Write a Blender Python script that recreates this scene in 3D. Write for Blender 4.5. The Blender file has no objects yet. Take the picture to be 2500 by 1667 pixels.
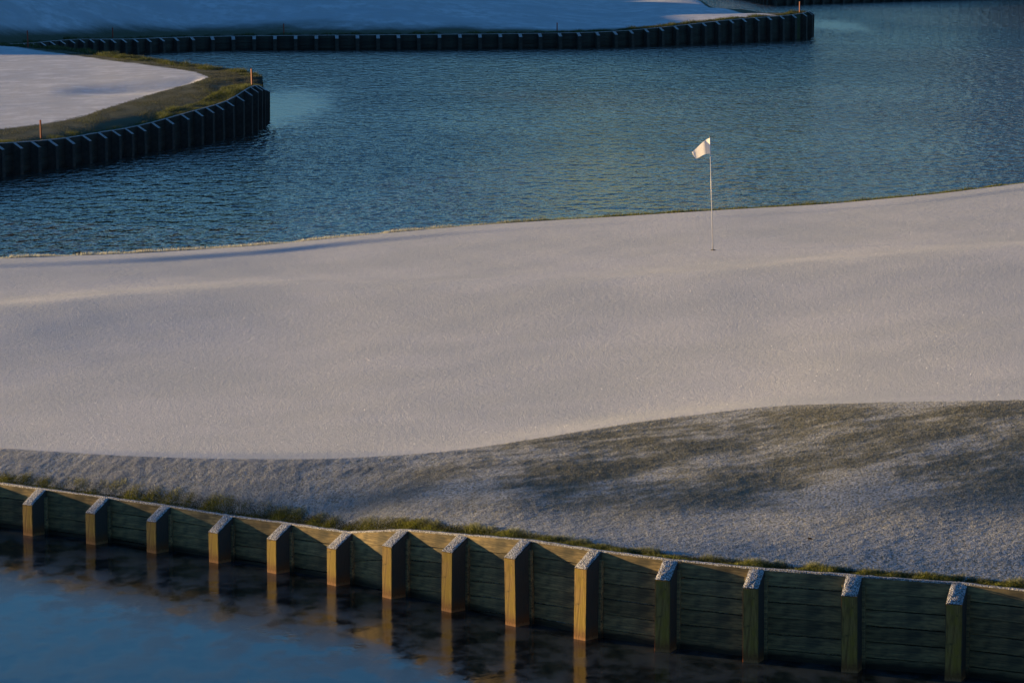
import bpy, bmesh, math, random
import numpy as np
from mathutils import Vector, Matrix

random.seed(7)
rng = np.random.default_rng(7)
scene = bpy.context.scene
C = scene.collection
R = math.radians

# ------------------------------------------------------------------ camera
FPX, YH, CAMH = 8500.0, -280.0, 9.5
PITCH = math.atan((833.5 - YH) / FPX)
cam = bpy.data.cameras.new('camera')
cam.sensor_width = 36.0
cam.lens = 36.0 * FPX / 2500.0
cam.clip_start, cam.clip_end = 0.5, 6000.0
camera = bpy.data.objects.new('camera', cam)
camera.location = (0, 0, CAMH)
camera.rotation_euler = (math.pi / 2 - PITCH, 0, 0)
C.objects.link(camera)
scene.camera = camera

# ------------------------------------------------------------------ sky and sun
SUN_EL = 4.6
SUN_TRAVEL = -25.5                      # heading of the light in plan, degrees from +x
tx, ty = math.cos(R(SUN_TRAVEL)), math.sin(R(SUN_TRAVEL))
world = bpy.data.worlds.new('World')
scene.world = world
world.use_nodes = True
wn, wl = world.node_tree.nodes, world.node_tree.links
wn.clear()
sky = wn.new('ShaderNodeTexSky')
sky.sky_type = 'NISHITA'
sky.sun_disc = False
sky.sun_elevation = R(SUN_EL)
sky.sun_rotation = math.atan2(-tx, -ty)
sky.altitude = 0
sky.air_density = 1.0
sky.dust_density = 0.0
sky.ozone_density = 4.4
bg = wn.new('ShaderNodeBackground')
bg.inputs['Strength'].default_value = 0.113
wo = wn.new('ShaderNodeOutputWorld')
wl.new(sky.outputs[0], bg.inputs['Color'])
wl.new(bg.outputs[0], wo.inputs['Surface'])

sl = bpy.data.lights.new('sun', 'SUN')
sl.energy = 5.0
sl.angle = R(0.6)
sl.color = (1.0, 0.67, 0.30)
sun = bpy.data.objects.new('sun', sl)
d = Vector((tx * math.cos(R(SUN_EL)), ty * math.cos(R(SUN_EL)), -math.sin(R(SUN_EL))))
sun.rotation_euler = d.to_track_quat('-Z', 'Y').to_euler()
sun.location = (-60, 60, 40)
C.objects.link(sun)

vs = scene.view_settings
vs.view_transform = 'Standard'
vs.look = 'None'
vs.exposure = 1.08
vs.gamma = 1.0
vs.use_curve_mapping = False
scene.cycles.use_denoising = True
scene.cycles.max_bounces = 6

# ------------------------------------------------------------------ helpers
def ray(u, v):
    x, y = (u - 1250.0) / FPX, (833.5 - v) / FPX
    c, s = math.cos(PITCH), math.sin(PITCH)
    return np.array([x, c + y * s, -s + y * c])

def at_z(u, v, z=0.0):
    r = ray(u, v)
    return np.array([0, 0, CAMH]) + r * ((z - CAMH) / r[2])

def at_D(u, v, D):
    r = ray(u, v)
    return np.array([0, 0, CAMH]) + r * (D / r[1])

def project(P):
    P = np.asarray(P, float)
    c, s = math.cos(PITCH), math.sin(PITCH)
    Y, Z = P[..., 1], P[..., 2] - CAMH
    dep = Y * c - Z * s
    up = Y * s + Z * c
    return 1250 + FPX * P[..., 0] / dep, 833.5 - FPX * up / dep

def pchip(xk, yk):
    xk, yk = np.asarray(xk, float), np.asarray(yk, float)
    h = np.diff(xk); dl = np.diff(yk) / h
    m = np.zeros_like(yk)
    m[0], m[-1] = dl[0], dl[-1]
    for i in range(1, len(yk) - 1):
        if dl[i - 1] * dl[i] > 0:
            w1, w2 = 2 * h[i] + h[i - 1], h[i] + 2 * h[i - 1]
            m[i] = (w1 + w2) / (w1 / dl[i - 1] + w2 / dl[i])
    def f(x):
        x = np.asarray(x, float)
        i = np.clip(np.searchsorted(xk, x) - 1, 0, len(h) - 1)
        t = (x - xk[i]) / h[i]
        tc = np.clip(t, 0, 1)
        y = ((1 + 2 * tc) * (1 - tc) ** 2 * yk[i] + tc * (1 - tc) ** 2 * h[i] * m[i]
             + tc * tc * (3 - 2 * tc) * yk[i + 1] + tc * tc * (tc - 1) * h[i] * m[i + 1])
        y = np.where(x < xk[0], yk[0] + m[0] * (x - xk[0]), y)
        return np.where(x > xk[-1], yk[-1] + m[-1] * (x - xk[-1]), y)
    return f

def sstep(a, b, x):
    t = np.clip((np.asarray(x, float) - a) / (b - a), 0, 1)
    return t * t * (3 - 2 * t)

class Waves:
    """smooth random field: a sum of sines of random heading"""
    def __init__(self, lo, hi, n, seed):
        g = np.random.default_rng(seed)
        k = 2 * np.pi / np.exp(g.uniform(np.log(lo), np.log(hi), n))
        t = g.uniform(0, 2 * np.pi, n)
        self.kx, self.ky, self.p = k * np.cos(t), k * np.sin(t), g.uniform(0, 2 * np.pi, n)
        self.n = n
    def __call__(self, x, y):
        r = 0
        for a, b, c in zip(self.kx, self.ky, self.p):
            r = r + np.sin(a * x + b * y + c)
        return r / math.sqrt(self.n / 2)

def link(o, parent=None, kind=None, label=None, cat=None, group=None):
    C.objects.link(o)
    if parent is not None: o.parent = parent
    if kind: o['kind'] = kind
    if label: o['label'] = label
    if cat: o['category'] = cat
    if group: o['group'] = group
    return o

def empty(name, loc=(0, 0, 0), **k):
    o = bpy.data.objects.new(name, None)
    o.location = loc
    o.empty_display_size = 0.2
    return link(o, **k)

def mesh_obj(name, verts, faces, mat, smooth=False, attrs=None, **k):
    me = bpy.data.meshes.new(name)
    me.from_pydata([tuple(map(float, p)) for p in verts], [], [tuple(map(int, f)) for f in faces])
    return finish(name, me, mat, smooth, attrs, **k)

def finish(name, me, mat, smooth=False, attrs=None, **k):
    for an, av in (attrs or {}).items():
        a = me.attributes.new(an, 'FLOAT', 'POINT')
        a.data.foreach_set('value', np.asarray(av, np.float32).ravel())
    me.materials.append(mat)
    if smooth:
        me.polygons.foreach_set('use_smooth', np.ones(len(me.polygons), bool))
    me.update()
    return link(bpy.data.objects.new(name, me), **k)

def grid_obj(name, G, mat, attrs=None, **k):
    """G: rows x cols x 3 array of points"""
    nr, nc = G.shape[:2]
    i = np.arange(nr * nc).reshape(nr, nc)
    q = np.stack([i[:-1, :-1], i[:-1, 1:], i[1:, 1:], i[1:, :-1]], -1).reshape(-1, 4)
    me = bpy.data.meshes.new(name)
    fast_mesh(me, G.reshape(-1, 3), q)
    return finish(name, me, mat, True, attrs, **k)

def fast_mesh(me, V, F):
    n, w = F.shape
    me.vertices.add(len(V))
    me.vertices.foreach_set('co', np.asarray(V, np.float32).ravel())
    me.loops.add(n * w)
    me.loops.foreach_set('vertex_index', np.asarray(F, np.int32).ravel())
    me.polygons.add(n)
    me.polygons.foreach_set('loop_start', np.arange(0, n * w, w, dtype=np.int32))
    me.update(calc_edges=True)
    me.validate()

def bm_obj(name, bm, mat, smooth=False, **k):
    me = bpy.data.meshes.new(name)
    bm.normal_update()
    bm.to_mesh(me); bm.free()
    return finish(name, me, mat, smooth, **k)

# ------------------------------------------------------------------ node helpers
class NT:
    def __init__(self, name):
        self.mat = bpy.data.materials.new(name)
        self.mat.use_nodes = True
        self.t = self.mat.node_tree
        self.t.nodes.clear()
        self.out = self.n('ShaderNodeOutputMaterial')
    def n(self, typ, inp=None, **props):
        nd = self.t.nodes.new(typ)
        for k, v in props.items(): setattr(nd, k, v)
        for k, v in (inp or {}).items(): self.set(nd, k, v)
        return nd
    def set(self, nd, k, v):
        s = nd.inputs[k]
        if hasattr(v, 'is_output') or isinstance(v, bpy.types.NodeSocket): self.t.links.new(v, s)
        elif isinstance(v, (tuple, list)) and len(v) == 3 and s.type == 'RGBA': s.default_value = (*v, 1)
        else: s.default_value = v
    def pos(self): return self.n('ShaderNodeNewGeometry').outputs['Position']
    def obj(self): return self.n('ShaderNodeTexCoord').outputs['Object']
    def attr(self, name, typ='GEOMETRY'):
        return self.n('ShaderNodeAttribute', attribute_name=name, attribute_type=typ).outputs['Fac']
    def map(self, vec, scale=(1, 1, 1), rot=(0, 0, 0), loc=(0, 0, 0)):
        return self.n('ShaderNodeMapping', {'Vector': vec, 'Scale': scale, 'Rotation': rot, 'Location': loc}).outputs[0]
    def noise(self, vec, scale, detail=3, rough=0.5, out='Fac', **kw):
        return self.n('ShaderNodeTexNoise', {'Vector': vec, 'Scale': scale, 'Detail': detail, 'Roughness': rough, **kw}).outputs[out]
    def math(self, op, a, b=0.0, c=0.0):
        return self.n('ShaderNodeMath', {0: a, 1: b, 2: c}, operation=op).outputs[0]
    def ramp(self, x, a, b, lo=0.0, hi=1.0):
        return self.n('ShaderNodeMapRange', {'Value': x, 'From Min': a, 'From Max': b, 'To Min': lo, 'To Max': hi},
                      interpolation_type='SMOOTHSTEP').outputs[0]
    def mix(self, f, a, b):
        nd = self.n('ShaderNodeMix', data_type='RGBA')
        self.set(nd, 0, f); 
        for s, v in ((6, a), (7, b)):
            if isinstance(v, (tuple, list)): nd.inputs[s].default_value = (*v, 1)
            else: self.t.links.new(v, nd.inputs[s])
        return nd.outputs[2]
    def bump(self, h, strength=1.0, dist=0.01, normal=None):
        nd = self.n('ShaderNodeBump', {'Height': h, 'Strength': strength, 'Distance': dist})
        if normal is not None: self.set(nd, 'Normal', normal)
        return nd.outputs[0]
    def princ(self, **kw):
        nd = self.n('ShaderNodeBsdfPrincipled')
        for k, v in kw.items(): self.set(nd, k.replace('_', ' '), v)
        return nd
    def done(self, sh):
        self.t.links.new(sh if isinstance(sh, bpy.types.NodeSocket) else sh.outputs[0], self.out.inputs['Surface'])
        return self.mat

GREEN_DK, GREEN_LT = (0.030, 0.042, 0.012), (0.085, 0.10, 0.022)
FROST = (0.74, 0.75, 0.77)

def m_green():
    t = NT('frosted_green_turf'); p = t.pos()
    fine = t.noise(p, 40, 3, 0.6)
    mid = t.noise(p, 9, 2, 0.5)
    broad = t.noise(p, 0.35, 3, 0.55)
    col = t.mix(t.ramp(broad, 0.35, 0.7), (0.56, 0.57, 0.575), (0.66, 0.655, 0.665))
    col = t.mix(t.ramp(fine, 0.25, 0.6), (0.46, 0.49, 0.46), col)
    h = t.math('ADD', t.math('MULTIPLY', fine, 1.0), t.math('MULTIPLY', mid, 0.8))
    return t.done(t.princ(Base_Color=col, Roughness=0.75, Normal=t.bump(h, 0.62, 0.018)))

def m_land(name, frost_attr=True, thr=0.0, wob=1.0, nscale=0.6, bump=0.03):
    t = NT(name); p = t.pos()
    broad = t.noise(p, nscale, 4, 0.6)
    fine = t.noise(p, 22, 3, 0.6)
    g = t.mix(t.ramp(fine, 0.3, 0.7), GREEN_DK, (0.075, 0.078, 0.028))
    f = t.mix(t.ramp(broad, 0.3, 0.7), (0.50, 0.53, 0.56), FROST)
    f = t.mix(t.ramp(t.noise(t.map(p, (1, .6, 1)), 1.3, 5, 0.65), 0.38, 0.62), (0.54, 0.55, 0.56), f)
    if frost_attr:
        a = t.attr('frost')
        m = t.math('ADD', a, t.math('MULTIPLY', t.math('SUBTRACT', broad, 0.5), wob))
        m = t.math('ADD', m, t.math('MULTIPLY', t.math('SUBTRACT', fine, 0.5), 0.35 * wob))
        col = t.mix(t.ramp(m, 0.35, 0.65), g, f)
    else:
        col = g
    return t.done(t.princ(Base_Color=col, Roughness=0.85, Normal=t.bump(t.math('ADD', fine, t.noise(p, 5, 2)), 0.6, bump)))

def m_soil():
    t = NT('frosted_rough_thatch'); p = t.pos()
    fine = t.noise(p, 30, 3, 0.6)
    col = t.mix(t.ramp(fine, 0.35, 0.65), (0.16, 0.165, 0.12), (0.58, 0.60, 0.61))
    bare = t.math('ADD', t.attr('bare'), t.math('MULTIPLY', t.math('SUBTRACT', t.noise(p, 6, 3), 0.5), 0.5))
    col = t.mix(t.ramp(bare, 0.0, 1.1, 0, 0.7), col, t.mix(fine, (0.085, 0.085, 0.04), (0.22, 0.21, 0.11)))
    return t.done(t.princ(Base_Color=col, Roughness=0.85, Normal=t.bump(fine, 0.6, 0.03)))

def m_blade(name, dark, light, frost=FROST, transl=0.35):
    t = NT(name)
    f, tip, hue = t.attr('frost'), t.attr('tip'), t.attr('hue')
    g = t.mix(hue, dark, light)
    fac = t.math('MULTIPLY', f, t.math('ADD', t.math('MULTIPLY', tip, 0.35), 0.65))
    col = t.mix(fac, g, frost)
    a = t.n('ShaderNodeBsdfDiffuse', {'Color': col})
    b = t.n('ShaderNodeBsdfTranslucent', {'Color': col})
    m = t.n('ShaderNodeMixShader', {0: transl, 1: a.outputs[0], 2: b.outputs[0]})
    return t.done(m)

def m_wood(name, base, light, frost=0.0):
    t = NT(name); p = t.obj()
    g = t.noise(t.map(p, (1.5, 14, 14)), 3.0, 4, 0.6)           # grain along local x
    blot = t.noise(p, 2.2, 3, 0.6)
    rnd = t.n('ShaderNodeObjectInfo').outputs['Random']
    col = t.mix(t.ramp(g, 0.3, 0.75), base, light)
    col = t.mix(t.ramp(blot, 0.45, 0.7, 0, 0.6), col, (0.05, 0.06, 0.045))
    kn = t.n('ShaderNodeTexVoronoi', {'Vector': t.map(p, (1.3, 3.2, 3.2)), 'Scale': 1.6}, feature='F1').outputs['Distance']
    col = t.mix(t.ramp(kn, 0.05, 0.11, 0.8, 0), col, (0.035, 0.025, 0.016))
    hs = t.n('ShaderNodeHueSaturation', {'Color': col, 'Value': t.math('ADD', t.math('MULTIPLY', rnd, 0.5), 0.75)})
    z = t.n('ShaderNodeSeparateXYZ', {0: t.pos()}).outputs[2]
    wet = t.ramp(t.math('ADD', z, t.math('MULTIPLY', blot, 0.12)), 0.10, 0.20, 0.9, 0)
    col = t.mix(wet, hs.outputs[0], (0.012, 0.012, 0.008))
    return t.done(t.princ(Base_Color=col, Roughness=0.8, Normal=t.bump(g, 0.35, 0.012)))

def m_post():
    t = NT('weathered_post_wood_shaded_sides'); p = t.obj()
    g = t.noise(t.map(p, (16, 16, 1.6)), 3.0, 4, 0.6)            # grain along local z
    blot = t.noise(t.map(p, (2, 2, 1)), 4.0, 3, 0.6)
    rnd = t.n('ShaderNodeObjectInfo').outputs['Random']
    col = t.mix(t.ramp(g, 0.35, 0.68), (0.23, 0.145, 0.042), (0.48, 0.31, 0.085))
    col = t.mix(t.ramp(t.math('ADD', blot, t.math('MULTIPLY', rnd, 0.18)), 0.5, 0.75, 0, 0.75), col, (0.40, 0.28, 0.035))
    col = t.mix(t.ramp(t.noise(p, 9, 3, 0.7), 0.6, 0.75, 0, 0.7), col, (0.09, 0.065, 0.03))
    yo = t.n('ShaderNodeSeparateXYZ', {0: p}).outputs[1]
    col = t.mix(t.ramp(t.math('ADD', yo, t.math('MULTIPLY', t.math('SUBTRACT', g, 0.5), 0.02)), -0.30, -0.285), col, t.mix(g, (0.055, 0.05, 0.04), (0.13, 0.115, 0.085)))  # shade put into the colour: sides and back darkened, outer face left bright
    z = t.n('ShaderNodeSeparateXYZ', {0: t.pos()}).outputs[2]
    zz = t.math('ADD', z, t.math('MULTIPLY', t.math('SUBTRACT', g, 0.5), 0.10))
    col = t.mix(t.ramp(zz, 0.03, 0.22, 0.85, 0), col, (0.23, 0.10, 0.028))
    col = t.mix(t.ramp(zz, 0.015, 0.05, 0.9, 0), col, (0.42, 0.21, 0.08))
    return t.done(t.princ(Base_Color=col, Roughness=0.85, Normal=t.bump(g, 0.4, 0.012)))

def m_frost_layer():
    t = NT('frost_crust'); p = t.pos()
    fine = t.noise(p, 60, 3, 0.65)
    vor = t.n('ShaderNodeTexVoronoi', {'Vector': p, 'Scale': 55}).outputs['Distance']
    col = t.mix(t.ramp(fine, 0.40, 0.60), (0.16, 0.15, 0.13), (0.78, 0.79, 0.80))
    return t.done(t.princ(Base_Color=col, Roughness=0.6, Normal=t.bump(t.math('ADD', fine, vor), 0.8, 0.02)))

def m_far_water():
    t = NT('rippled_water'); p = t.pos()
    wind = t.noise(t.map(p, (0.05, 0.03, 1)), 1.0, 3, 0.6)
    a = t.noise(t.map(p, (1.0, 0.5, 1), rot=(0, 0, 0.15)), 2.2, 3, 0.5)
    b = t.noise(t.map(p, (1.0, 0.5, 1), rot=(0, 0, -0.2)), 0.9, 2, 0.5)
    h = t.math('ADD', a, t.math('MULTIPLY', b, 0.6))
    amp = t.ramp(wind, 0.3, 0.7, 0.6, 1.0)
    calm_sheen = t.attr('calm_sheen')
    im = t.ramp(t.math('ADD', calm_sheen, t.math('MULTIPLY', t.math('SUBTRACT', t.noise(p, 0.5, 4, 0.6), 0.5), 1.0)), 0.1, 1.1)
    amp = t.math('MULTIPLY', amp, t.math('SUBTRACT', 1.0, t.math('MULTIPLY', im, 0.85)))
    nb = t.n('ShaderNodeBump', {'Height': h, 'Strength': amp, 'Distance': 0.34})
    col = t.mix(im, (0.055, 0.048, 0.040), (0.10, 0.085, 0.06))  # calm patches tinted warm to stand in for the reflected horizon
    return t.done(t.princ(Base_Color=col, Roughness=t.math('ADD', 0.06, t.math('MULTIPLY', im, 0.12)), IOR=1.333, Normal=nb.outputs[0]))

def m_near_water():
    t = NT('skin_ice_water'); p = t.pos()
    a = t.noise(t.map(p, (0.8, 0.45, 1), rot=(0, 0, -0.2)), 2.2, 4, 0.6)
    b = t.noise(t.map(p, (0.6, 0.4, 1), rot=(0, 0, 0.1)), 6.0, 3, 0.6)
    m = t.ramp(t.math('ADD', a, t.math('MULTIPLY', t.math('SUBTRACT', b, 0.5), 0.5)), 0.36, 0.62)
    col = t.mix(m, (0.004, 0.006, 0.007), (0.045, 0.056, 0.062))
    rough = t.math('ADD', 0.05, t.math('MULTIPLY', m, 0.15))
    nb = t.bump(t.math('ADD', a, t.math('MULTIPLY', b, 0.3)), 0.3, 0.017)
    return t.done(t.princ(Base_Color=col, Roughness=rough, IOR=1.333, Normal=nb))

def m_plain(name, col, rough=0.6, var=0.25, scale=12, transl=0.0):
    t = NT(name); p = t.obj()
    n = t.noise(p, scale, 3, 0.6)
    c2 = tuple(x * (1 - var) for x in col)
    c = t.mix(t.ramp(n, 0.3, 0.7), c2, col)
    sh = t.princ(Base_Color=c, Roughness=rough, Normal=t.bump(n, 0.2, 0.004))
    if transl:
        b = t.n('ShaderNodeBsdfTranslucent', {'Color': c})
        return t.done(t.n('ShaderNodeMixShader', {0: transl, 1: sh.outputs[0], 2: b.outputs[0]}))
    return t.done(sh)

M = dict(
    green=m_green(),
    rough=m_soil(),
    land=m_land('frosted_fairway', wob=0.7),
    farland=m_land('shaded_fairway_frost', wob=0.35, nscale=0.25),
    blade=m_blade('frosted_rough_blades', (0.045, 0.050, 0.018), (0.17, 0.165, 0.065), (0.84, 0.85, 0.87), transl=0.15),
    edge=m_blade('bank_edge_blades', (0.035, 0.045, 0.006), (0.30, 0.31, 0.045), transl=0.55),
    faredge=m_blade('shore_blades', (0.022, 0.030, 0.010), (0.12, 0.14, 0.035), transl=0.3),
    plank=m_wood('retaining_plank_wood', (0.19, 0.142, 0.072), (0.57, 0.42, 0.18)),
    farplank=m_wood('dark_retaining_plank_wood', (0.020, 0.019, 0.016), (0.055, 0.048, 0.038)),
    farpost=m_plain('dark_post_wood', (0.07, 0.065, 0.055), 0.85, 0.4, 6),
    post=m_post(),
    frost=m_frost_layer(),
    farwater=m_far_water(),
    nearwater=m_near_water(),
    stake=m_plain('red_stake_paint', (0.34, 0.06, 0.028), 0.6),
    cloth=m_plain('white_flag_cloth', (0.88, 0.87, 0.87), 0.8, 0.04, 5, 0.28),
    pole=m_plain('white_pole_paint', (0.80, 0.79, 0.76), 0.35, 0.05),
    black=m_plain('black_plastic', (0.015, 0.015, 0.015), 0.5),
    ground=m_plain('dormant_field_turf', (0.10, 0.10, 0.06), 0.9, 0.4, 0.05),
    leaf=m_plain('brown_leaf', (0.22, 0.09, 0.03), 0.7),
    reed=m_plain('reed_green', (0.16, 0.17, 0.03), 0.7, transl=0.3),
    foliage=m_plain('shade_tree_foliage', (0.045, 0.055, 0.022), 0.9, 0.5, 0.3),
    flake=m_plain('hoarfrost_flake', (0.85, 0.85, 0.87), 0.8, 0.03),
    bark=m_plain('tree_bark', (0.06, 0.045, 0.03), 0.9),
)

# ------------------------------------------------------------------ grass blades
def blades(name, P, height, width, lean, mat, frost, hue, seg=1, bias=(0, 0), **k):
    """one triangle (seg=1) or quad + triangle (seg=2) per blade"""
    n = len(P)
    ang = rng.uniform(0, 2 * np.pi, n)
    side = np.stack([np.cos(ang), np.sin(ang), np.zeros(n)], 1)
    la = rng.uniform(0, 2 * np.pi, n)
    L = rng.uniform(0.2, 1.0, n) * lean
    ld = np.stack([np.cos(la) * L + bias[0], np.sin(la) * L + bias[1], np.zeros(n)], 1)
    h = (np.broadcast_to(height, n) * rng.uniform(0.6, 1.25, n))[:, None]
    w = (np.broadcast_to(width, n) * rng.uniform(0.7, 1.3, n))[:, None]
    up = np.array([0, 0, 1.0])
    if seg == 1:
        V = np.stack([P - side * w / 2, P + side * w / 2, P + up * h + ld * h], 1)
        F = np.arange(3 * n).reshape(n, 3)
        tip = np.tile([0, 0, 1.0], n)
    else:
        m = P + up * h * 0.62 + ld * h * 0.3
        e = P + up * h * (1 - 0.45 * np.hypot(ld[:, 0], ld[:, 1])[:, None]) + ld * h * 1.15
        V = np.stack([P - side * w / 2, P + side * w / 2, m + side * w * 0.4, m - side * w * 0.4, e], 1)
        b = np.arange(n)[:, None] * 5
        F = np.concatenate([b + [0, 1, 2], b + [0, 2, 3], b + [3, 2, 4]], 0)
        tip = np.tile([0, 0, 0.6, 0.6, 1.0], n)
    nv = V.shape[1]
    me = bpy.data.meshes.new(name)
    fast_mesh(me, V.reshape(-1, 3), F)
    return finish(name, me, mat, False, dict(frost=np.repeat(np.broadcast_to(frost, n), nv), tip=tip,
                  hue=np.repeat(np.broadcast_to(hue, n), nv)), kind='stuff', **k)

# ------------------------------------------------------------------ retaining walls
def make_post(parent, B, nrm, h, mat, d=0.30, s=0.19, w=0.21, bevel=True, board=True):
    """timber post standing in front of the wall, its top sloping down and out; B = base centre of the outer face"""
    n = Vector((nrm[0], nrm[1], 0)).normalized()
    rot = math.atan2(-n.x, n.y) + math.pi            # local -y points outward
    o = bpy.data.objects.new
    bm = bmesh.new()
    prof = [(-d, -0.45), (-d, h), (0.0, h + s), (0.0, -0.45)]   # local y, z ; y=-d is the outer face
    L = [bm.verts.new((-w / 2, y, z)) for y, z in prof]
    Rr = [bm.verts.new((w / 2, y, z)) for y, z in prof]
    bm.faces.new(L); bm.faces.new(Rr[::-1])
    for i in range(4):
        j = (i + 1) % 4
        bm.faces.new((L[i], Rr[i], Rr[j], L[j]))
    bmesh.ops.recalc_face_normals(bm, faces=bm.faces)
    if bevel:
        bmesh.ops.bevel(bm, geom=list(bm.edges), offset=0.010, segments=2, affect='EDGES')
    p = bm_obj('post', bm, mat, parent=parent)
    W = (B[0] - n.x * d, B[1] - n.y * d, 0)
    p.location = W
    p.rotation_euler = (R(random.uniform(-1, 1)), R(random.uniform(-.9, .9)), rot + R(random.uniform(-2, 2)))
    # frost lying on the sloping top
    nx, ny = (7, 11) if bevel else (2, 3)
    vs_, fs = [], []
    for j in range(ny):
        for i in range(nx):
            fx, fy = i / (nx - 1), j / (ny - 1)
            y = -d * (1 - fy) - 0.004
            e = min(fx, 1 - fx, fy, 1 - fy)
            th = 0.004 if e == 0 else 0.012 + 0.010 * random.random()
            vs_.append(((fx - 0.5) * (w - 0.012) + (0 if e == 0 else random.uniform(-.004, .004)), y, h + s * fy + th))
    for j in range(ny - 1):
        for i in range(nx - 1):
            a = j * nx + i
            fs.append((a, a + 1, a + nx + 1, a + nx))
    mesh_obj('frost_layer', vs_, fs, M['frost'], smooth=bevel, parent=p)
    if board:
        bm = bmesh.new()
        r = bmesh.ops.create_cube(bm, size=1)
        for v in r['verts']:
            v.co = Vector((v.co.x * (w + 0.075), v.co.y * 0.055 - 0.031, (v.co.z + 0.5) * (h + s - 0.10 + 0.45) - 0.45))
        bmesh.ops.bevel(bm, geom=list(bm.edges), offset=0.005, segments=1, affect='EDGES')
        bm_obj('backing_board', bm, M['plank'], parent=p)
    return p

def make_plank(parent, A, Bp, za0, za1, zb0, zb1, mat, th=0.06, off=0.0):
    """board from A to Bp (plan points on the wall face); za0..za1 height range at A, zb0..zb1 at Bp"""
    A, Bp = Vector((*A, 0)), Vector((*Bp, 0))
    ln = (Bp - A).length
    dr = (Bp - A) / ln
    rot = math.atan2(dr.y, dr.x)
    zm = (za0 + zb0) / 2
    g = 0.004
    vs_ = []
    for y in (-off, th - off):
        vs_ += [(g, y, za0 - zm), (ln - g, y, zb0 - zm), (ln - g, y, zb1 - zm), (g, y, za1 - zm)]
    fs = [(0, 1, 2, 3), (7, 6, 5, 4), (0, 4, 5, 1), (1, 5, 6, 2), (2, 6, 7, 3), (3, 7, 4, 0)]
    o = mesh_obj('plank', vs_, fs, mat, parent=parent)
    o.location = (A.x, A.y, zm)
    o.rotation_euler = (0, 0, rot)
    return o

def frost_rim(parent, A, Bp, za, zb, th=0.06, n=14):
    A, Bp = np.array(A), np.array(Bp)
    dr = (Bp - A) / np.linalg.norm(Bp - A)
    inn = np.array([-dr[1], dr[0]])
    vs_, fs = [], []
    for i in range(n + 1):
        t = i / n
        p = A + (Bp - A) * t
        z = za + (zb - za) * t
        j1, j2 = random.uniform(-.004, .004), random.uniform(0, .010)
        for off, dz in ((-0.006, -0.008), (-0.004 + j1, 0.008 + j2), (th * 0.6, 0.014 + j2), (th, 0.002)):
            q = p + inn * off
            vs_.append((q[0], q[1], z + dz))
    for i in range(n):
        for k in range(3):
            a = i * 4 + k
            fs.append((a, a + 4, a + 5, a + 1))
    mesh_obj('frost_rim', vs_, fs, M['frost'], smooth=True, parent=parent)

def make_wall(name, label, bases, angles, heights, pm, wm, rows=6, bh=0.2, fine=True, d=0.30, s=0.19, w=0.21, jit=0.012):
    """bases: plan points of the posts' outer faces; angles: post heading; heights: outer face height"""
    root = empty(name, (float(bases[0][0]), float(bases[0][1]), 0), label=label, cat='retaining wall')
    bpy.context.view_layer.update()
    inv = Matrix.Translation(root.location).inverted()
    kids0 = set(bpy.data.objects)
    nr = [np.array([math.sin(a), -math.cos(a)]) for a in angles]
    Wp = [np.array(b[:2]) - n * d for b, n in zip(bases, nr)]
    for b, n, h in zip(bases, nr, heights):
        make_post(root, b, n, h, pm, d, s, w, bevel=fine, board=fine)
    for i in range(len(Wp) - 1):
        A, B2 = Wp[i], Wp[i + 1]
        za, zb = heights[i] + s, heights[i + 1] + s
        for k in range(rows):
            ja, jb = random.uniform(-jit, jit), random.uniform(-jit, jit)
            a1, b1 = za - k * bh + (ja if k else 0), zb - k * bh + (jb if k else 0)
            a0, b0 = za - (k + 1) * bh + 0.010, zb - (k + 1) * bh + 0.010
            if max(a1, b1) < -0.05: break
            if k == rows - 1: a0, b0 = min(a0, -0.3), min(b0, -0.3)
            make_plank(root, A, B2, a0, a1, b0, b1, wm, off=random.uniform(0, 0.008))
        frost_rim(root, A, B2, za, zb, n=14 if fine else 2)
    for o in set(bpy.data.objects) - kids0:
        if o.parent == root: o.matrix_parent_inverse = inv
    return root, Wp

# near wall: measured foot of each post, heading, face height
NP = [(68,1307,77),(222,1328,77),(370,1349,77),(522,1373,76),(664,1398.5,83),(810,1428,91),(945,1459.5,129),
      (1089,1492,149),(1247,1527,171),(1415,1561,179),(1617,1591,183),(1833,1617,187),(2074,1641,193),(2326,1662,195)]
base = [at_z(u, v)[:2] for u, v, _ in NP]
hgt = [px * at_z(u, v)[1] / FPX for u, v, px in NP]
ang = [-38, -39, -40, -42, -44, -47, -48, -47, -45, -41, -22, -19, -17, -19]
for k in range(3):                                     # a few posts past each side of the frame
    base.insert(0, base[0] + np.array([-1.0, 0.68])); hgt.insert(0, hgt[0]); ang.insert(0, -36)
    base.append(base[-1] + np.array([1.04, -0.62])); hgt.append(hgt[-1]); ang.append(-30)
ang = [R(a) for a in ang]
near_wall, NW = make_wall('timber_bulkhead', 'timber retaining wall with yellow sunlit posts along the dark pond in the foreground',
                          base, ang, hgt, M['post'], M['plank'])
NWz = np.array(hgt) + 0.19

# ------------------------------------------------------------------ near land: rough bank + putting green
A_of = lambda P: P[0] / P[1]
nwa = [A_of(p) for p in NW]
fDw = pchip(nwa, [p[1] + 0.05 for p in NW]); fzw = pchip(nwa, NWz)

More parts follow.
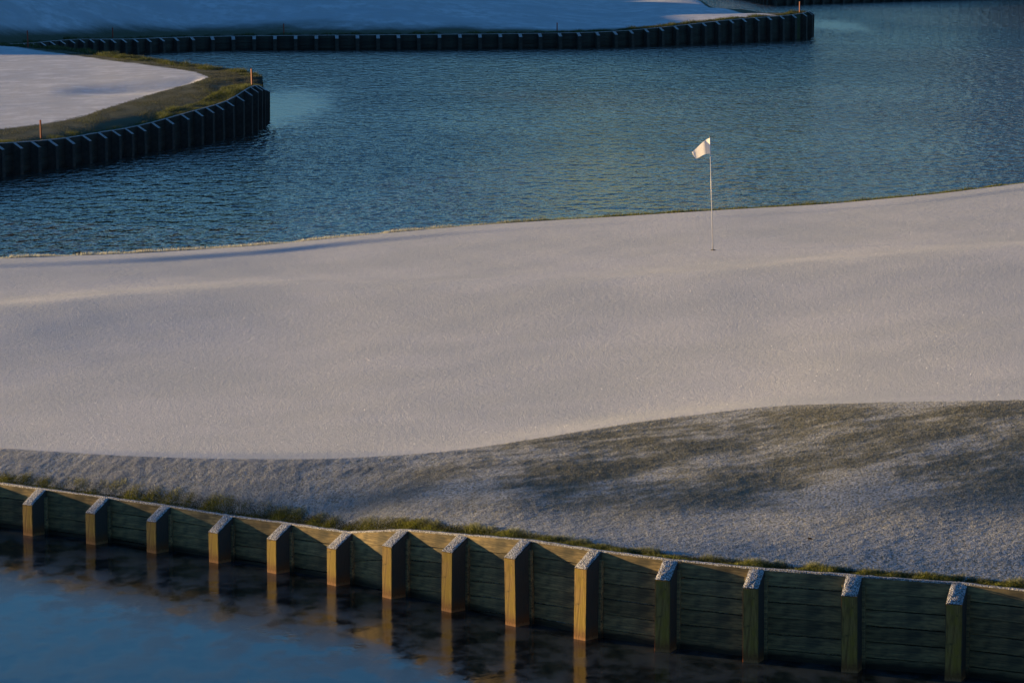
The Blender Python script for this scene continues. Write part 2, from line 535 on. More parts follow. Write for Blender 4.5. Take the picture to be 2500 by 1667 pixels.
def curve(pts):
    """pts: (u, v, z) -> functions of azimuth for distance and height"""
    W = [at_z(u, v, z) for u, v, z in pts]
    a = [A_of(p) for p in W]
    return pchip(a, [p[1] for p in W]), pchip(a, [p[2] for p in W])
fDe, fze = curve([(-700,1072,.84),(-300,1080,.90),(0,1094,1.0),(150,1103,1.06),(300,1112,1.12),(600,1120,1.25),(860,1117,1.38),
                  (1100,1100,1.52),(1300,1072,1.65),(1600,1025,1.87),(1800,1000,2.02),(2100,984,2.24),(2500,977,2.45),(2900,974,2.6),(3400,972,2.75)])
fDr, fzr = curve([(-700,668,1.15),(-300,645,1.25),(0,629,1.35),(300,616,1.45),(600,598,1.55),(900,570,1.7),(1200,546,1.88),(1500,528,2.08),
                  (1741,513,2.25),(2000,498,2.4),(2250,476,2.58),(2500,446,2.75),(2900,405,3.0),(3400,370,3.3)])
fDb, _ = curve([(-700,800,.95),(0,765,1.1),(300,732,1.25),(600,706,1.4),(1000,692,1.65),(1500,674,1.98),(1800,658,2.14),(2100,634,2.32),(2500,610,2.52),(3400,590,2.8)])

a_lo, a_hi = -0.25, 0.25
cols = np.unique(np.concatenate([np.linspace(a_lo, -0.16, 40), np.linspace(-0.16, 0.16, 380), np.linspace(0.16, a_hi, 40)]))
und = Waves(4, 11, 14, 3)
und2 = Waves(1.2, 3.0, 16, 5)

_rim = pchip([-.30, -.20, -.147, -.10, -.06, -.03, .02, .30], [.03, .03, .04, .06, .06, .04, .02, .02])
def rim_up(a):
    return _rim(a)

def lip(a):
    return (0.10 + .05 * sstep(0, .08, a)) * sstep(-0.05, 0.04, a)

def green_z(a, D):
    De, Dr, ze, zr = fDe(a), fDr(a), fze(a) - lip(a), fzr(a) - rim_up(a)
    t = (D - De) / (Dr - De)
    z = ze + (zr - ze) * t
    x = a * D
    z = z + (0.002 * und(x, D) + 0.0016 * und2(x, D)) * sstep(0, .12, t) * sstep(0, .12, 1 - t)
    z = z + 0.23 * np.exp(-((D - fDb(a) + 1.9) / np.where(D > fDb(a) - 1.9, 2.3, 4.6)) ** 2)                 # broad swell across the green
    z = z + lip(a) * np.exp(-((D - De) / 1.15) ** 2)    # raised lip along the near edge
    z = z + rim_up(a) * sstep(0, 1, (D - Dr + 1.75) / 0.6) * (1 - .75 * sstep(0, 1, (D - Dr + 1.2) / 1.6))                    # low terrace along the far rim
    return z

def bank_z(a, D):
    Dw, De, zw, ze = fDw(a), fDe(a), fzw(a), fze(a)
    t = np.clip((D - Dw) / (De - Dw), 0, 1)
    e = green_z(a, De)
    z = zw - 0.05 + (e - zw + 0.05) * (1 - (1 - t) ** 1.25)
    x = a * D
    b = sstep(0, .15, t) * sstep(0, .15, 1 - t)
    return z + (0.010 * und(x * 1.3, D * 1.3) + 0.005 * und2(x, D)) * b

def rows_of(fn, D0, D1, n, pw=1.0):
    T = np.linspace(0, 1, n) ** pw
    D = D0[None, :] + (D1 - D0)[None, :] * T[:, None]
    A = np.broadcast_to(cols, D.shape)
    Z = fn(A, D)
    return np.stack([A * D, D, Z], -1)

Dw, De, Dr = fDw(cols), fDe(cols), fDr(cols)
patch = Waves(0.5, 2.6, 26, 41); patch2 = Waves(2.5, 7, 12, 43); lump = Waves(0.12, 0.45, 30, 45)
def thaw(a, D):
    x = a * D
    t = np.clip((D - fDw(a)) / (fDe(a) - fDw(a)), 0, 1)
    pt = patch(x * 0.6 + 0.2 * D, D * 1.1) * .5 + patch2(x, D * 1.2) * .5
    side = sstep(-.075, 0.03, a + .02 * t)
    bare = (.12 + .88 * sstep(-1.5, .7, pt + .35 * lump(x * .5, D))) * side * sstep(.12, .45, t) * (1 - .45 * sstep(.93, 1, t))
    return bare * (1 - .6 * sstep(.07, .14, a) * sstep(.6, .2, t)), side, pt, t
def skirt(Gd, z=-0.6):
    q = Gd[:1].copy(); q[..., 2] = z
    return np.concatenate([q, Gd], 0)
Gb = skirt(rows_of(bank_z, Dw, De, 130))
grid_obj('rough_bank', Gb, M['rough'], attrs=dict(bare=thaw(Gb[..., 0] / Gb[..., 1], Gb[..., 1])[0]), kind='structure')
G = rows_of(green_z, De, Dr, 240)
far = []
zr_ = G[-1, :, 2]
for dd, dz in ((.35, .03), (.9, .16), (1.8, .5), (3.2, 1.3), (5.5, 3.6)):
    D = Dr + dd
    far.append(np.stack([cols * D, D, zr_ - dz], -1))
grid_obj('putting_green', np.concatenate([G, np.array(far)], 0), M['green'], kind='structure')

# ------------------------------------------------------------------ water
def sheet(name, pts, mat, **k):
    return mesh_obj(name, pts, [tuple(range(len(pts)))], mat, kind='structure', **k)
sheet('near_pond', [(-120, -20, 0), (120, -20, 0), (120, 52, 0), (0, 52, 0), (-10, 58, 0), (-120, 66, 0)], M['nearwater'])

tips = [at_z(690, 262), at_z(2040, 62)]
gx = np.unique(np.concatenate([np.linspace(-160, -40, 12), np.linspace(-40, 60, 90), np.linspace(60, 200, 14)]))
gy = np.unique(np.concatenate([np.linspace(66, 100, 8), np.linspace(100, 330, 150), [400]]))
X, Y = np.meshgrid(gx, gy)
calm_sheen = np.exp(-(((X - tips[0][0]) / 2.2) ** 2 + ((Y - tips[0][1]) / 16) ** 2) ** 1.0) * 1.2 + \
      np.exp(-(((X - tips[1][0]) / 2.4) ** 2 + ((Y - tips[1][1]) / 13) ** 2) ** 1.0) * 0.9
grid_obj('lake_water', np.stack([X, Y, np.zeros_like(X)], -1), M['farwater'], attrs=dict(calm_sheen=calm_sheen), kind='structure')
sheet('ground', [(-3000, -500, -.8), (3000, -500, -.8), (3000, 5000, -.8), (-3000, 5000, -.8)], M['ground'])

# ------------------------------------------------------------------ far banks
def resample(P, step):
    P = np.asarray(P, float)
    s = np.concatenate([[0], np.cumsum(np.hypot(*np.diff(P, axis=0).T[:2]))])
    n = int(s[-1] / step)
    t = np.linspace(0, n * step, n + 1)
    return np.stack([np.interp(t, s, P[:, k]) for k in range(P.shape[1])], 1)

def smooth(P, it=3):
    P = np.asarray(P, float)
    for _ in range(it):
        Q = [P[0]]
        for a, b in zip(P[:-1], P[1:]): Q += [a * .75 + b * .25, a * .25 + b * .75]
        P = np.array(Q + [P[-1]])
    return P

def wall_from(name, label, wl_pts, top, step=1.2, **k):
    """wl_pts: (u, v) waterline; top: list of (u, v) of the wall top"""
    W = np.array([at_z(u, v) for u, v in wl_pts])
    tu, tv = np.array(top).T
    W[:, 2] = [max(.35, at_D(u, float(np.interp(u, tu, tv)), w[1] + .25)[2]) for (u, v), w in zip(wl_pts, W)]
    P = resample(smooth(W, 2), step)
    dr = np.gradient(P[:, :2], axis=0)
    an = np.arctan2(dr[:, 1], dr[:, 0])
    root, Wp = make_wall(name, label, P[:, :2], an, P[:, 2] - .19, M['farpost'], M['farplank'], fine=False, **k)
    return P, np.array(Wp), an

# peninsula on the left
IW = [(-420,512),(-260,484),(-120,457),(0,434.5),(89,421),(179,407),(268,393),(342,378),(417,364.5),(491,354),(565,337.5),(600,330),(625,323),(645,313),(657,303),(660,293)]
IT = [(-420,424),(-200,386),(0,350),(119,345),(179,338),(268,322),(357,309),(417,292),(491,271),(550,259),(595,236),(634,209),(650,206),(660,213)]
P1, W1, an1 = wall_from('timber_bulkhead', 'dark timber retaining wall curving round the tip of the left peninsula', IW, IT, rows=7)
# close the tip round the back
tipc = P1[-1]
back = [at_z(652, 215 - 0, tipc[2])]
I_rear = [(-420, 82, 1.3), (-200, 97, 1.3), (0, 109, 1.3), (100, 114, 1.3), (200, 123, 1.3), (300, 135, 1.35), (420, 152, 1.4), (520, 165, 1.42), (600, 177, 1.42), (630, 186, 1.4), (645, 196, 1.38)]
rear = np.array([at_z(*p) for p in I_rear])
near_line = np.concatenate([np.c_[W1, P1[:, 2]]], 0)
na = near_line[:, 0] / near_line[:, 1]
order = np.argsort(na); na, nl = na[order], near_line[order]
keep = np.concatenate([[True], np.diff(na) > 1e-5]); na, nl = na[keep], nl[keep]
fIn, fIz = pchip(na, nl[:, 1] + .05), pchip(na, nl[:, 2])
ra = rear[:, 0] / rear[:, 1]
fIr, fIrz = pchip(ra, rear[:, 1]), pchip(ra, rear[:, 2])
a_tip = min(na[-1], ra[-1]) - 1e-4
ca = np.concatenate([np.linspace(na[0], -0.08, 150), -0.08 + (a_tip + 0.08) * np.sin(np.linspace(0, 1, 60)[1:] * np.pi / 2)])
TT = np.linspace(0, 1, 110)
D0, D1 = fIn(ca), np.maximum(fIr(ca), fIn(ca) + .2)
D = D0[None] + (D1 - D0)[None] * TT[:, None]
A = np.broadcast_to(ca, D.shape)
uI = Waves(8, 22, 10, 21)
crown = np.sin(np.pi * TT)[:, None] * np.minimum(1, (D1 - D0) / 30)[None]
zc = np.interp(ca, [-.25, -.147, -.09], [1.0, 1.05, 1.32])
Z = (zc[None] - .05) * (1 - TT[:, None]) + fIrz(ca)[None] * TT[:, None] + (fIz(ca) - zc)[None] * np.exp(-(D - D0[None]) / 1.6) + crown * (0.14 + 0.02 * uI(A * D, D))
Gp = np.stack([A * D, D, Z], -1)
# hollow where the blue shade lies
FP = np.array([(-600,325),(-200,322),(0,317),(119,301),(208,283),(298,253),(417,217),(476,202),(509,189),(476,176),(417,167),(298,152),(149,131),(0,110),(-200,98),(-600,80)], float)
def inside_dist(u, v, poly):
    """signed distance in units of the polygon (positive inside)"""
    dmin = np.full(u.shape, 1e9); ins = np.zeros(u.shape, bool)
    for (x0, y0), (x1, y1) in zip(poly, np.roll(poly, -1, 0)):
        ex, ey = x1 - x0, y1 - y0
        t = np.clip(((u - x0) * ex + (v - y0) * ey) / (ex * ex + ey * ey), 0, 1)
        dmin = np.minimum(dmin, np.hypot(u - x0 - t * ex, v - y0 - t * ey))
        c = ((y0 > v) != (y1 > v)) & (u < ex * (v - y0) / (ey + 1e-12) + x0)
        ins ^= c
    return np.where(ins, dmin, -dmin)
U, V_ = project(Gp)
fr = inside_dist(U, V_ * 2.2, FP * [1, 2.2])
sh = np.exp(-((V_ - np.interp(U, [100, 470], [228, 204])) / 12) ** 2) * sstep(110, 330, U)
Gp[..., 2] -= 0.22 * sh * sstep(0, 18, fr)
frost_I = 0.5 + np.clip(fr / 30, -0.9, 0.9)
# skirt at the rear
back_rows = []
for dd, dz in ((.4, .08), (1.0, .5), (1.6, 1.8)):
    q = Gp[-1].copy(); q[:, 1] += dd; q[:, 2] -= dz
    back_rows.append(q)
Gp2 = skirt(np.concatenate([Gp, np.array(back_rows)], 0))
frost_I2 = np.concatenate([frost_I[:1], frost_I, np.repeat(frost_I[-1:], 3, 0)], 0)
grid_obj('peninsula', Gp2, M['land'], attrs=dict(frost=frost_I2), kind='structure')

# far bank
FW = [(-300,200),(-100,180),(0,168),(100,155),(200,144),(306,134),(400,127.5),(500,122.5),(700,122),(1000,121),(1300,119),(1500,116),(1640,110.5),(1800,103.5),(1900,98.5),(1960,95.5),(1983,93.5),(1988,90)]
FT = [(-300,118),(0,110),(100,105),(150,100),(205,94.5),(250,94),(310,97),(400,93),(500,90),(600,88),(800,87),(1000,85.5),(1200,84.5),(1400,81),(1500,79),(1575,73),(1650,65),(1720,56),(1770,50),(1850,43.5),(1935,38.5),(1970,34),(1990,27)]
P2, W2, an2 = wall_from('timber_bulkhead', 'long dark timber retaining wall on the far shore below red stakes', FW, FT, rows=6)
fa = W2[:, 0] / W2[:, 1]
o_ = np.argsort(fa); fa, W2s, P2s = fa[o_], W2[o_], P2[o_]
k_ = np.concatenate([[True], np.diff(fa) > 1e-5]); fa, W2s, P2s = fa[k_], W2s[k_], P2s[k_]
fFn, fFz = pchip(fa, W2s[:, 1] + .05), pchip(fa, P2s[:, 2])
aU = lambda u: (u - 1250) / FPX / math.cos(PITCH)*1.0
a_of_u = lambda u: (u - 1250.0) / (FPX * (math.cos(PITCH) + (800 / FPX) * math.sin(PITCH)))
fFr = pchip([a_of_u(u) for u in (-600, 900, 1400, 1600, 1690, 1740, 1800, 1890, 1980)], [420, 400, 360, 300, 262, 243, 236, 228, 221.5])
ca = np.concatenate([np.linspace(fa[0], 0.06, 200), np.linspace(0.06, fa[-1] - 1e-4, 90)[1:]])
D0 = fFn(ca); D1 = np.maximum(fFr(ca), D0 + .3)
TT = np.linspace(0, 1, 130) ** 1.8
D = D0[None] + (D1 - D0)[None] * TT[:, None]
A = np.broadcast_to(ca, D.shape)
uu = 1250 + A * FPX
t_ = D - D0[None]
kk = np.interp(uu, [-600, 300, 900, 1250, 1500, 1700, 1990], [.10, .10, .09, .05, .01, .005, .005])
tilt = -.025 * np.minimum(A * D - 2.0, 0) * sstep(0, 12, t_)
uF = Waves(9, 26, 10, 31)
Z = fFz(ca)[None] - .05 + kk * np.minimum(t_, np.interp(uu, [600, 950], [25, 17.5])) + tilt + .06 * uF(A * D, D) * sstep(1, 6, t_)
Z = Z - 0.25 * sstep(1600, 1800, uu) * TT[:, None]
Z = Z + 2.5 * np.exp(-((A * D + 10) / 7) ** 2 - ((t_ - 43) / 8) ** 2)  # mound added to cast shade over the ground behind the sunlit strip
Gf = np.stack([A * D, D, Z], -1)
rd = (D1 - D0)[None] - t_
frost_F = 0.5 + np.clip((t_ - 4.0) / 14, -.6, .6)
frost_F = np.minimum(frost_F, 0.5 + np.clip((rd - 3.0 - 3 * sstep(1700, 1850, uu)) / 6, -.8, .6))
back_rows = []
for dd, dz in ((.5, .1), (1.2, .7), (2.0, 2.5)):
    q = Gf[-1].copy(); q[:, 1] += dd; q[:, 2] -= dz
    back_rows.append(q)
grid_obj('far_bank', skirt(np.concatenate([Gf, np.array(back_rows)], 0)), M['farland'],
         attrs=dict(frost=np.concatenate([frost_F[:1], frost_F, np.repeat(frost_F[-1:], 3, 0)], 0)), kind='structure')

# third bank, top right
TW = [(1700,-16),(1770,-9),(1819,0),(1850,9),(1890,14),(1972,10),(2080,6.5),(2176,3.5),(2278,0),(2420,-4),(2600,-9),(2800,-15)]
TTp = [(1700,-52),(1819,-40),(1890,-24),(2800,-52)]
P3, W3, an3 = wall_from('timber_bulkhead', 'distant dark timber retaining wall cut off by the top edge of the picture', TW, TTp, rows=5)
W3z = np.c_[W3, P3[:, 2] - .05]
rowsT = [W3z + [0, .06, 0]]
for dd, up in ((4, .2), (12, .8), (30, 2.0), (70, 3.0), (120, 3.2)):
    q = W3z.copy(); q[:, 1] += dd; q[:, 2] += up; rowsT.append(q)
grid_obj('distant_bank', np.array(rowsT), M['land'], attrs=dict(frost=np.repeat([0, .2, .5, .9, .9, .9], len(W3z))), kind='structure')

# ------------------------------------------------------------------ grass
def along(Wp, Zt, n, d0, d1, frame=None):
    """n random points along a wall, between d0 and d1 behind its face"""
    Wp = np.asarray(Wp)
    s = np.concatenate([[0], np.cumsum(np.hypot(*np.diff(Wp, axis=0).T))])
    t = rng.uniform(0, s[-1], n)
    i = np.clip(np.searchsorted(s, t) - 1, 0, len(Wp) - 2)
    f = ((t - s[i]) / (s[i + 1] - s[i]))[:, None]
    p = Wp[i] * (1 - f) + Wp[i + 1] * f
    dr = Wp[i + 1] - Wp[i]; dr /= np.linalg.norm(dr, axis=1)[:, None]
    inn = np.stack([-dr[:, 1], dr[:, 0]], 1)
    dep = d0 + (d1 - d0) * rng.random(n)
    z = Zt[i] * (1 - f[:, 0]) + Zt[i + 1] * f[:, 0]
    return p + inn * dep[:, None], z, dep, t

# rough on the near bank
n = 620000
a = rng.uniform(-0.162, 0.162, n)
t = rng.uniform(0, 1, n)
Dq = fDw(a) + 0.12 + (fDe(a) - fDw(a) - 0.12 - 0.01) * t
x = a * Dq
z = bank_z(a, Dq)
bare, side, pt, t = thaw(a, Dq)
fr = np.clip(0.97 - 0.70 * bare - .22 * sstep(-.09, 0, a) * (1 - side) * sstep(.6, .1, t) + rng.normal(0, .10, n) + .05 * lump(x, Dq), .03, 1)
hh = 0.014 + 0.0035 * np.clip(lump(x, Dq), -1, 1.5) + .004 * pt
wob_ = .035 * lump(x * .7, 3.0) * sstep(.97, 1, t)
Dq = Dq + np.maximum(wob_, 0) * sstep(.985, 1, t)
z = np.where(Dq > fDe(a), green_z(a, Dq), z)
blades('rough_grass', np.stack([x, Dq, z - .004], 1), np.maximum(hh, .006), 0.010, 1.4, M['blade'], fr,
       np.clip(.45 + .3 * rng.normal(size=n), 0, 1))

# thawed grass hanging along the near wall
n = 220000
p, zt, dep, tt = along(NW, NWz, n, 0.055, 0.42)
clump = Waves(0.25, 1.1, 24, 51)
c = clump(p[:, 0], p[:, 1])
keep = (dep < 0.25 + 0.025 * c + rng.uniform(-.09, .09, n))
p, zt, dep, c = p[keep], zt[keep], dep[keep], c[keep]
ap = p[:, 0] / p[:, 1]
z = np.maximum(bank_z(ap, p[:, 1]), zt - .03) - .008
n = len(p)
blades('bank_edge_grass', np.c_[p, z], (0.052 + .011 * np.clip(c, -1, 1.5)) * (.6 + .8 * sstep(-.13, .08, ap)), 0.008, 0.9, M['edge'],
       np.clip(rng.normal(.04, .10, n) + 0.5 * sstep(.15, .4, dep), 0, .9), np.clip(.45 + .25 * c + .25 * rng.normal(size=n), 0, 1), seg=2)

# grass fringe along the far rim of the green
n = 26000
a = rng.uniform(-0.162, 0.162, n)
Dq = fDr(a) + rng.uniform(.1, .7, n)
zz = np.interp(Dq - fDr(a), [0, .35, .9], [0, -.03, -.16])
z = green_z(a, fDr(a)) + zz
blades('rim_grass', np.stack([a * Dq, Dq, z], 1), 0.05 + .03 * np.clip(clump(a * Dq * .5, Dq), -1, 1), 0.012, 0.7, M['edge'], .05 + .55 * sstep(.03, -.04, a), rng.uniform(0, .6, n), seg=1)

# edges of peninsula and far shores
def edge_grass(name, Wp, Zt, n, d1, h, w, fr, hue_c, zoff=-.04):
    p, zt, dep, tt = along(Wp, Zt, n, 0.05, d1)
    c = clump(p[:, 0] * .4, p[:, 1] * .2)
    blades(name, np.c_[p, zt + zoff], h * (1 + .4 * c), w, .8, M['faredge'], np.clip(rng.normal(fr, .1, n), 0, 1),
           np.clip(hue_c + .2 * c + .2 * rng.normal(size=n), 0, 1), seg=1)
edge_grass('peninsula_edge_grass', W1, P1[:, 2], 34000, 1.1, .09, .022, .03, .8)
# unfrosted rough on the peninsula
n = 420000
ii = rng.integers(0, Gp.shape[0] - 1, n); jj = rng.integers(0, Gp.shape[1] - 1, n)
f1, f2 = rng.random(n)[:, None], rng.random(n)[:, None]
pp = (Gp[ii, jj] * (1 - f1) + Gp[ii + 1, jj] * f1) * (1 - f2) + (Gp[ii, jj + 1] * (1 - f1) + Gp[ii + 1, jj + 1] * f1) * f2
ff = frost_I[ii, jj]
kq = (ff < .55) & (pp[:, 0] / pp[:, 1] > -.17)
pp = pp[kq]; n = len(pp)
cq = clump(pp[:, 0] * .35, pp[:, 1] * .12)
blades('peninsula_rough_grass', pp - [0, 0, .01], .035 * (1 + .3 * cq), .022, .9, M['faredge'], np.clip(rng.normal(.12, .08, n), 0, 1),
       np.clip(.04 + .16 * cq + .12 * rng.normal(size=n), 0, 1), seg=1)
edge_grass('far_shore_grass', W2, P2[:, 2], 30000, 1.2, .13, .03, .0, .25)
edge_grass('distant_shore_grass', W3, P3[:, 2], 9000, 1.5, .12, .035, .0, .1)
rr = Gp[-1][:, :2]
edge_grass('peninsula_back_grass', rr[::-1][:, :2] if False else rr, Gp[-1][:, 2], 26000, -1.2, .12, .03, .03, .45, zoff=-.02)

# ------------------------------------------------------------------ flag
fb = at_D(1741, 600, 70.6)
fa_ = fb[0] / fb[1]
fb[2] = float(green_z(np.array(fa_), np.array(fb[1])))
flag = empty('golf_flag', tuple(fb), label='white flag on a thin pole standing in the hole of the frosted green', cat='flag')
top = at_D(1733.3, 333, 70.6) - fb
def tube(bm, p0, p1, r0, r1, n=10):
    p0, p1 = Vector(p0), Vector(p1)
    q = (p1 - p0).to_track_quat('Z', 'Y').to_matrix()
    a = [bm.verts.new(p0 + q @ Vector((r0 * math.cos(6.2832 * i / n), r0 * math.sin(6.2832 * i / n), 0))) for i in range(n)]
    b = [bm.verts.new(p1 + q @ Vector((r1 * math.cos(6.2832 * i / n), r1 * math.sin(6.2832 * i / n), 0))) for i in range(n)]
    for i in range(n):
        bm.faces.new((a[i], a[(i + 1) % n], b[(i + 1) % n], b[i]))
    bm.faces.new(b); bm.faces.new(a[::-1])
bm = bmesh.new(); tube(bm, (0, 0, -.12), top * .995, .0105, .0085)
bm_obj('flagstick', bm, M['pole'], True, parent=flag)
bm = bmesh.new()
bmesh.ops.create_uvsphere(bm, u_segments=10, v_segments=6, radius=.014, matrix=Matrix.Translation(Vector(top)))
bm_obj('knob', bm, M['black'], True, parent=flag)
bm = bmesh.new()                                   # cup rim and dark inside
n = 28
ro = [bm.verts.new((.056 * math.cos(6.2832 * i / n), .056 * math.sin(6.2832 * i / n), .009)) for i in range(n)]
ri = [bm.verts.new((.050 * math.cos(6.2832 * i / n), .050 * math.sin(6.2832 * i / n), .010)) for i in range(n)]
rb = [bm.verts.new((.050 * math.cos(6.2832 * i / n), .050 * math.sin(6.2832 * i / n), .004)) for i in range(n)]
for i in range(n):
    j = (i + 1) % n
    bm.faces.new((ro[i], ro[j], ri[j], ri[i])); bm.faces.new((ri[i], ri[j], rb[j], rb[i]))
bm.faces.new(rb)
bm_obj('hole_cup', bm, M['black'], False, parent=flag)
# cloth: 20 x 14 grid, blown to the left, far corner folded over
nx, ny = 26, 18
vs_, fs = [], []
pd = Vector(top).normalized()
for j in range(ny):
    for i in range(nx):
        s, t = i / (nx - 1), j / (ny - 1)            # s from the pole outward, t downward
        p0 = Vector(top) - pd * (.035 + .325 * t)
        # outline: upper edge falls to the left, lower edge shorter
        ex = -0.37 * s + .075 * s * t
        ez = -.285 * s ** 1.15 + .19 * s * t - .07 * s * t * (1 - t)
        yy = .06 * s + .115 * math.sin(6.283 * s / 1.15 - .5 * t * s)
        vs_.append(p0 + Vector((ex, yy, ez)))
for j in range(ny - 1):
    for i in range(nx - 1):
        a0 = j * nx + i
        fs.append((a0, a0 + 1, a0 + nx + 1, a0 + nx))
cl = mesh_obj('flag_cloth', vs_, fs, M['cloth'], True, parent=flag)

# ------------------------------------------------------------------ red stakes
def stake(u, vt, vb, D, label):
    b = at_D(u, vb, D); t = at_D(u, vt, D)
    h = t[2] - b[2]
    bm = bmesh.new()
    w = .024
    b0 = [bm.verts.new((sx * w, sy * w, -.25)) for sx, sy in ((-1, -1), (1, -1), (1, 1), (-1, 1))]
    b1 = [bm.verts.new((sx * w, sy * w, h - .02)) for sx, sy in ((-1, -1), (1, -1), (1, 1), (-1, 1))]
    b2 = [bm.verts.new((sx * w * .6, sy * w * .6, h)) for sx, sy in ((-1, -1), (1, -1), (1, 1), (-1, 1))]
    for a, c in ((b0, b1), (b1, b2)):
        for i in range(4):
            bm.faces.new((a[i], a[(i + 1) % 4], c[(i + 1) % 4], c[i]))
    bm.faces.new(b2)
    o = bm_obj('marker_stake', bm, M['stake'], label=label, cat='stake', group='red stakes along the water')
    o.location = b
    o.rotation_euler = (R(random.uniform(-2, 2)), R(random.uniform(-2, 2)), R(random.uniform(38, 55)))
    return o
D_of = lambda u, f: float(f(np.array(a_of_u(u))))
stake(100, 293, 342, D_of(100, fIn) + .7, 'orange-lit stake nearest the viewer on the left peninsula')
stake(615, 168, 213, D_of(615, fIn) + .7, 'orange stake at the tip of the left peninsula above its curved wall')
stake(68, 75, 110, D_of(68, fIr) - 2.0, 'orange-lit stake on the back edge of the left peninsula')
stake(275, 68, 95, D_of(275, fFn) + .8, 'red stake at the left end of the far shore wall')
stake(693, 58, 86, D_of(693, fFn) + .8, 'red stake on the far shore, second from the left there')
stake(1360, 56, 83, D_of(1360, fFn) + .8, 'red stake in the middle of the far shore beside the sunlit strip')
stake(1952, 4, 36, D_of(1952, fFn) + .8, 'red stake near the right end of the far shore')

# ------------------------------------------------------------------ a fallen leaf and reed tips in front
lp = at_z(1977, 1319, 1.3)
la_ = lp[0] / lp[1]
for _ in range(6):
    zz_ = float(bank_z(np.array(la_), np.array(lp[1]))); lp = at_z(1977, 1319, zz_)
lf_v = [(-.05, 0, 0), (-.02, .025, .012), (.02, .022, .02), (.055, 0, .006), (.02, -.024, .018), (-.02, -.026, .010), (0, 0, .004)]
lf = mesh_obj('fallen_leaf', lf_v, [(0, 6, 1), (1, 6, 2), (2, 6, 3), (3, 6, 4), (4, 6, 5), (5, 6, 0)], M['leaf'],
              label='single brown leaf lying on the frosted rough at the right', cat='leaf')
lf.scale = (.7, .7, .7)
lf.location = (lp[0], lp[1], lp[2] + .02); lf.rotation_euler = (R(38), R(10), R(20))

def reed(u, v, label):
    tp = at_D(u, v, 39.5)
    n = 26
    ang_ = rng.uniform(0, 6.283, n); rad = rng.uniform(0, .05, n)
    V, F = [], []
    for k in range(n):
        b = np.array([rad[k] * math.cos(ang_[k]), rad[k] * math.sin(ang_[k]), -.1])
        h = (tp[2] + .1) * random.uniform(.7, 1.0) + .02
        o2 = np.array([math.cos(ang_[k]), math.sin(ang_[k]), 0]) * random.uniform(.02, .16)
        sd = np.array([-math.sin(ang_[k]), math.cos(ang_[k]), 0]) * .005
        i = len(V)
        V += [b - sd, b + sd, b + o2 * .3 + [0, 0, h * .6] + sd * .8, b + o2 * .3 + [0, 0, h * .6] - sd * .8, b + o2 + [0, 0, h]]
        F += [(i, i + 1, i + 2, i + 3), (i + 3, i + 2, i + 4)]
    o = mesh_obj('reed_tuft', V, F, M['reed'], label=label, cat='reeds', group='reed tips at the bottom edge')
    o.location = (tp[0], tp[1], 0)
reed(437, 1656, 'larger of the two green reed tips at the bottom edge below the yellow posts')
reed(612, 1662, 'tiny green reed tip at the bottom edge, right of the larger one')

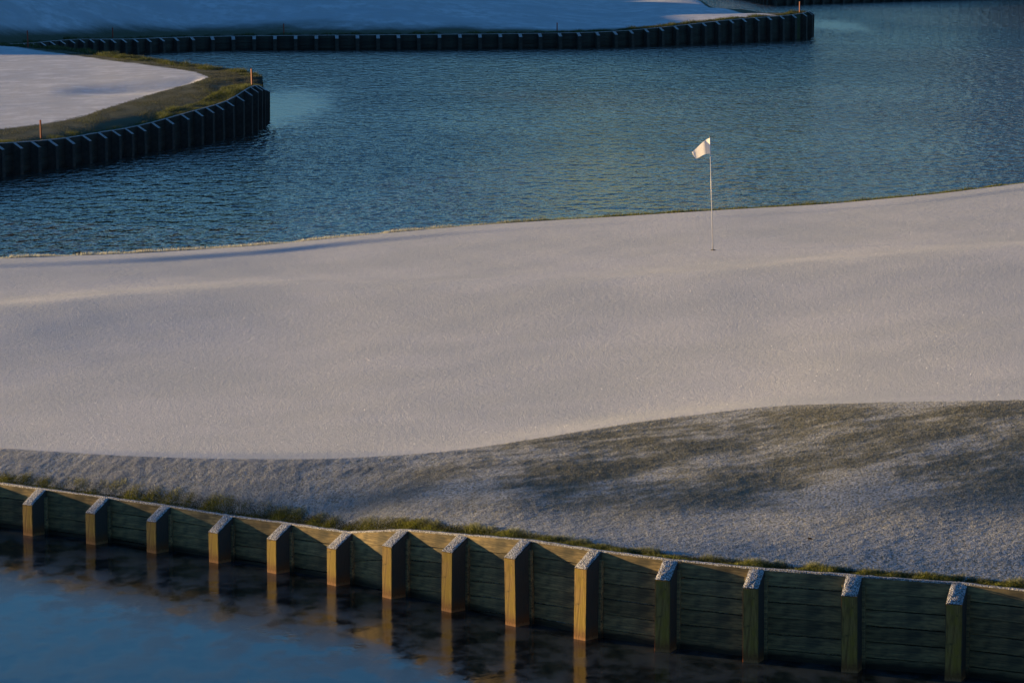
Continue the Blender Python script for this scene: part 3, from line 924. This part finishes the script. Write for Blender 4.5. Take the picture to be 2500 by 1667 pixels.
# ------------------------------------------------------------------ woodland added unseen beyond the frame to darken the horizon light
def wood(name, spots):
    V, F = [], []
    off = 0
    for x, y, h, *lo in spots:
        n = 600
        r = rng.normal(size=(n, 3)); r /= np.linalg.norm(r, axis=1)[:, None]
        r *= rng.uniform(.35, 1, n)[:, None] ** .5
        c = np.array([x, y, h * .58]) + r * [h * .27, h * .27, h * .44]
        if lo:
            c = np.array([x, y, (h + lo[0]) / 2 + .6]) + r * [1.5, 1.5, (h - lo[0]) / 2]
        a = rng.normal(size=(n, 3)) * .5; b = rng.normal(size=(n, 3)) * .5
        k_ = .6 if lo else 1.6
        V.append(np.stack([c, c + a * k_, c + b * k_], 1).reshape(-1, 3))
        F.append(np.arange(n * 3).reshape(n, 3) + off); off += n * 3
        tr = np.array([(-.25, 0, 0), (.25, 0, 0), (.12, 0, h * .7), (-.12, 0, h * .7), (0, -.25, 0), (0, .25, 0), (0, .12, h * .7), (0, -.12, h * .7)]) + [x, y, -.8]
        V.append(tr)
        F.append(np.array([(0, 1, 2), (0, 2, 3), (4, 5, 6), (4, 6, 7)]) + off); off += 8
    me = bpy.data.meshes.new(name)
    fast_mesh(me, np.concatenate(V), np.concatenate(F))
    finish(name, me, M['foliage'], kind='stuff')
sp = [(rng.uniform(42, 62), rng.uniform(-45, 170), rng.uniform(17, 24)) for _ in range(90)]
sp += [(rng.uniform(-60, 60), rng.uniform(-45, -25), rng.uniform(17, 24)) for _ in range(55)]
sp += [(rng.uniform(-62, -38), rng.uniform(-45, 22), rng.uniform(16, 22)) for _ in range(35)]
sp += [(rng.uniform(55, 190), rng.uniform(330, 420), rng.uniform(17, 25)) for _ in range(45)]
# one unseen tall pine put far off to the left so its high crown shades the right end of the near bank
for k in range(10):
    q = rng.uniform(-1.7, 1.7)
    sp.append((-94.8 + .43 * q + rng.normal(0, .5), 91.0 + .90 * q, rng.uniform(14.5, 17), 10.4 - .12 * q))
wood('unseen_shade_trees', sp)

# ------------------------------------------------------------------ hoarfrost flakes that catch the low sun on the green
n = 1100
a = rng.uniform(-0.15, 0.15, n)
t = rng.random(n)
Dq = fDe(a) + (fDr(a) - fDe(a)) * (.02 + .8 * t ** 1.3)
base_ = np.stack([a * Dq, Dq, green_z(a, Dq) + .004], 1)
nm = np.array([-.75, -.45, .25]) + rng.normal(size=(n, 3)) * .28
nm /= np.linalg.norm(nm, axis=1)[:, None]
e1 = np.cross(nm, [0, 0, 1.0]); e1 /= np.linalg.norm(e1, axis=1)[:, None]
e2 = np.cross(e1, nm) * np.sign(np.cross(e1, nm)[:, 2:3])
sz = (rng.uniform(.25, 1, n) ** 3 * .009 + .003)[:, None]
V = np.stack([base_, base_ + e1 * sz * .6 + e2 * sz * .5, base_ + e2 * sz * 1.3, base_ - e1 * sz * .6 + e2 * sz * .5], 1).reshape(-1, 3)
me = bpy.data.meshes.new('frost_flakes')
fast_mesh(me, V, np.arange(4 * n).reshape(n, 4))
finish('frost_flakes', me, M['flake'], kind='stuff')
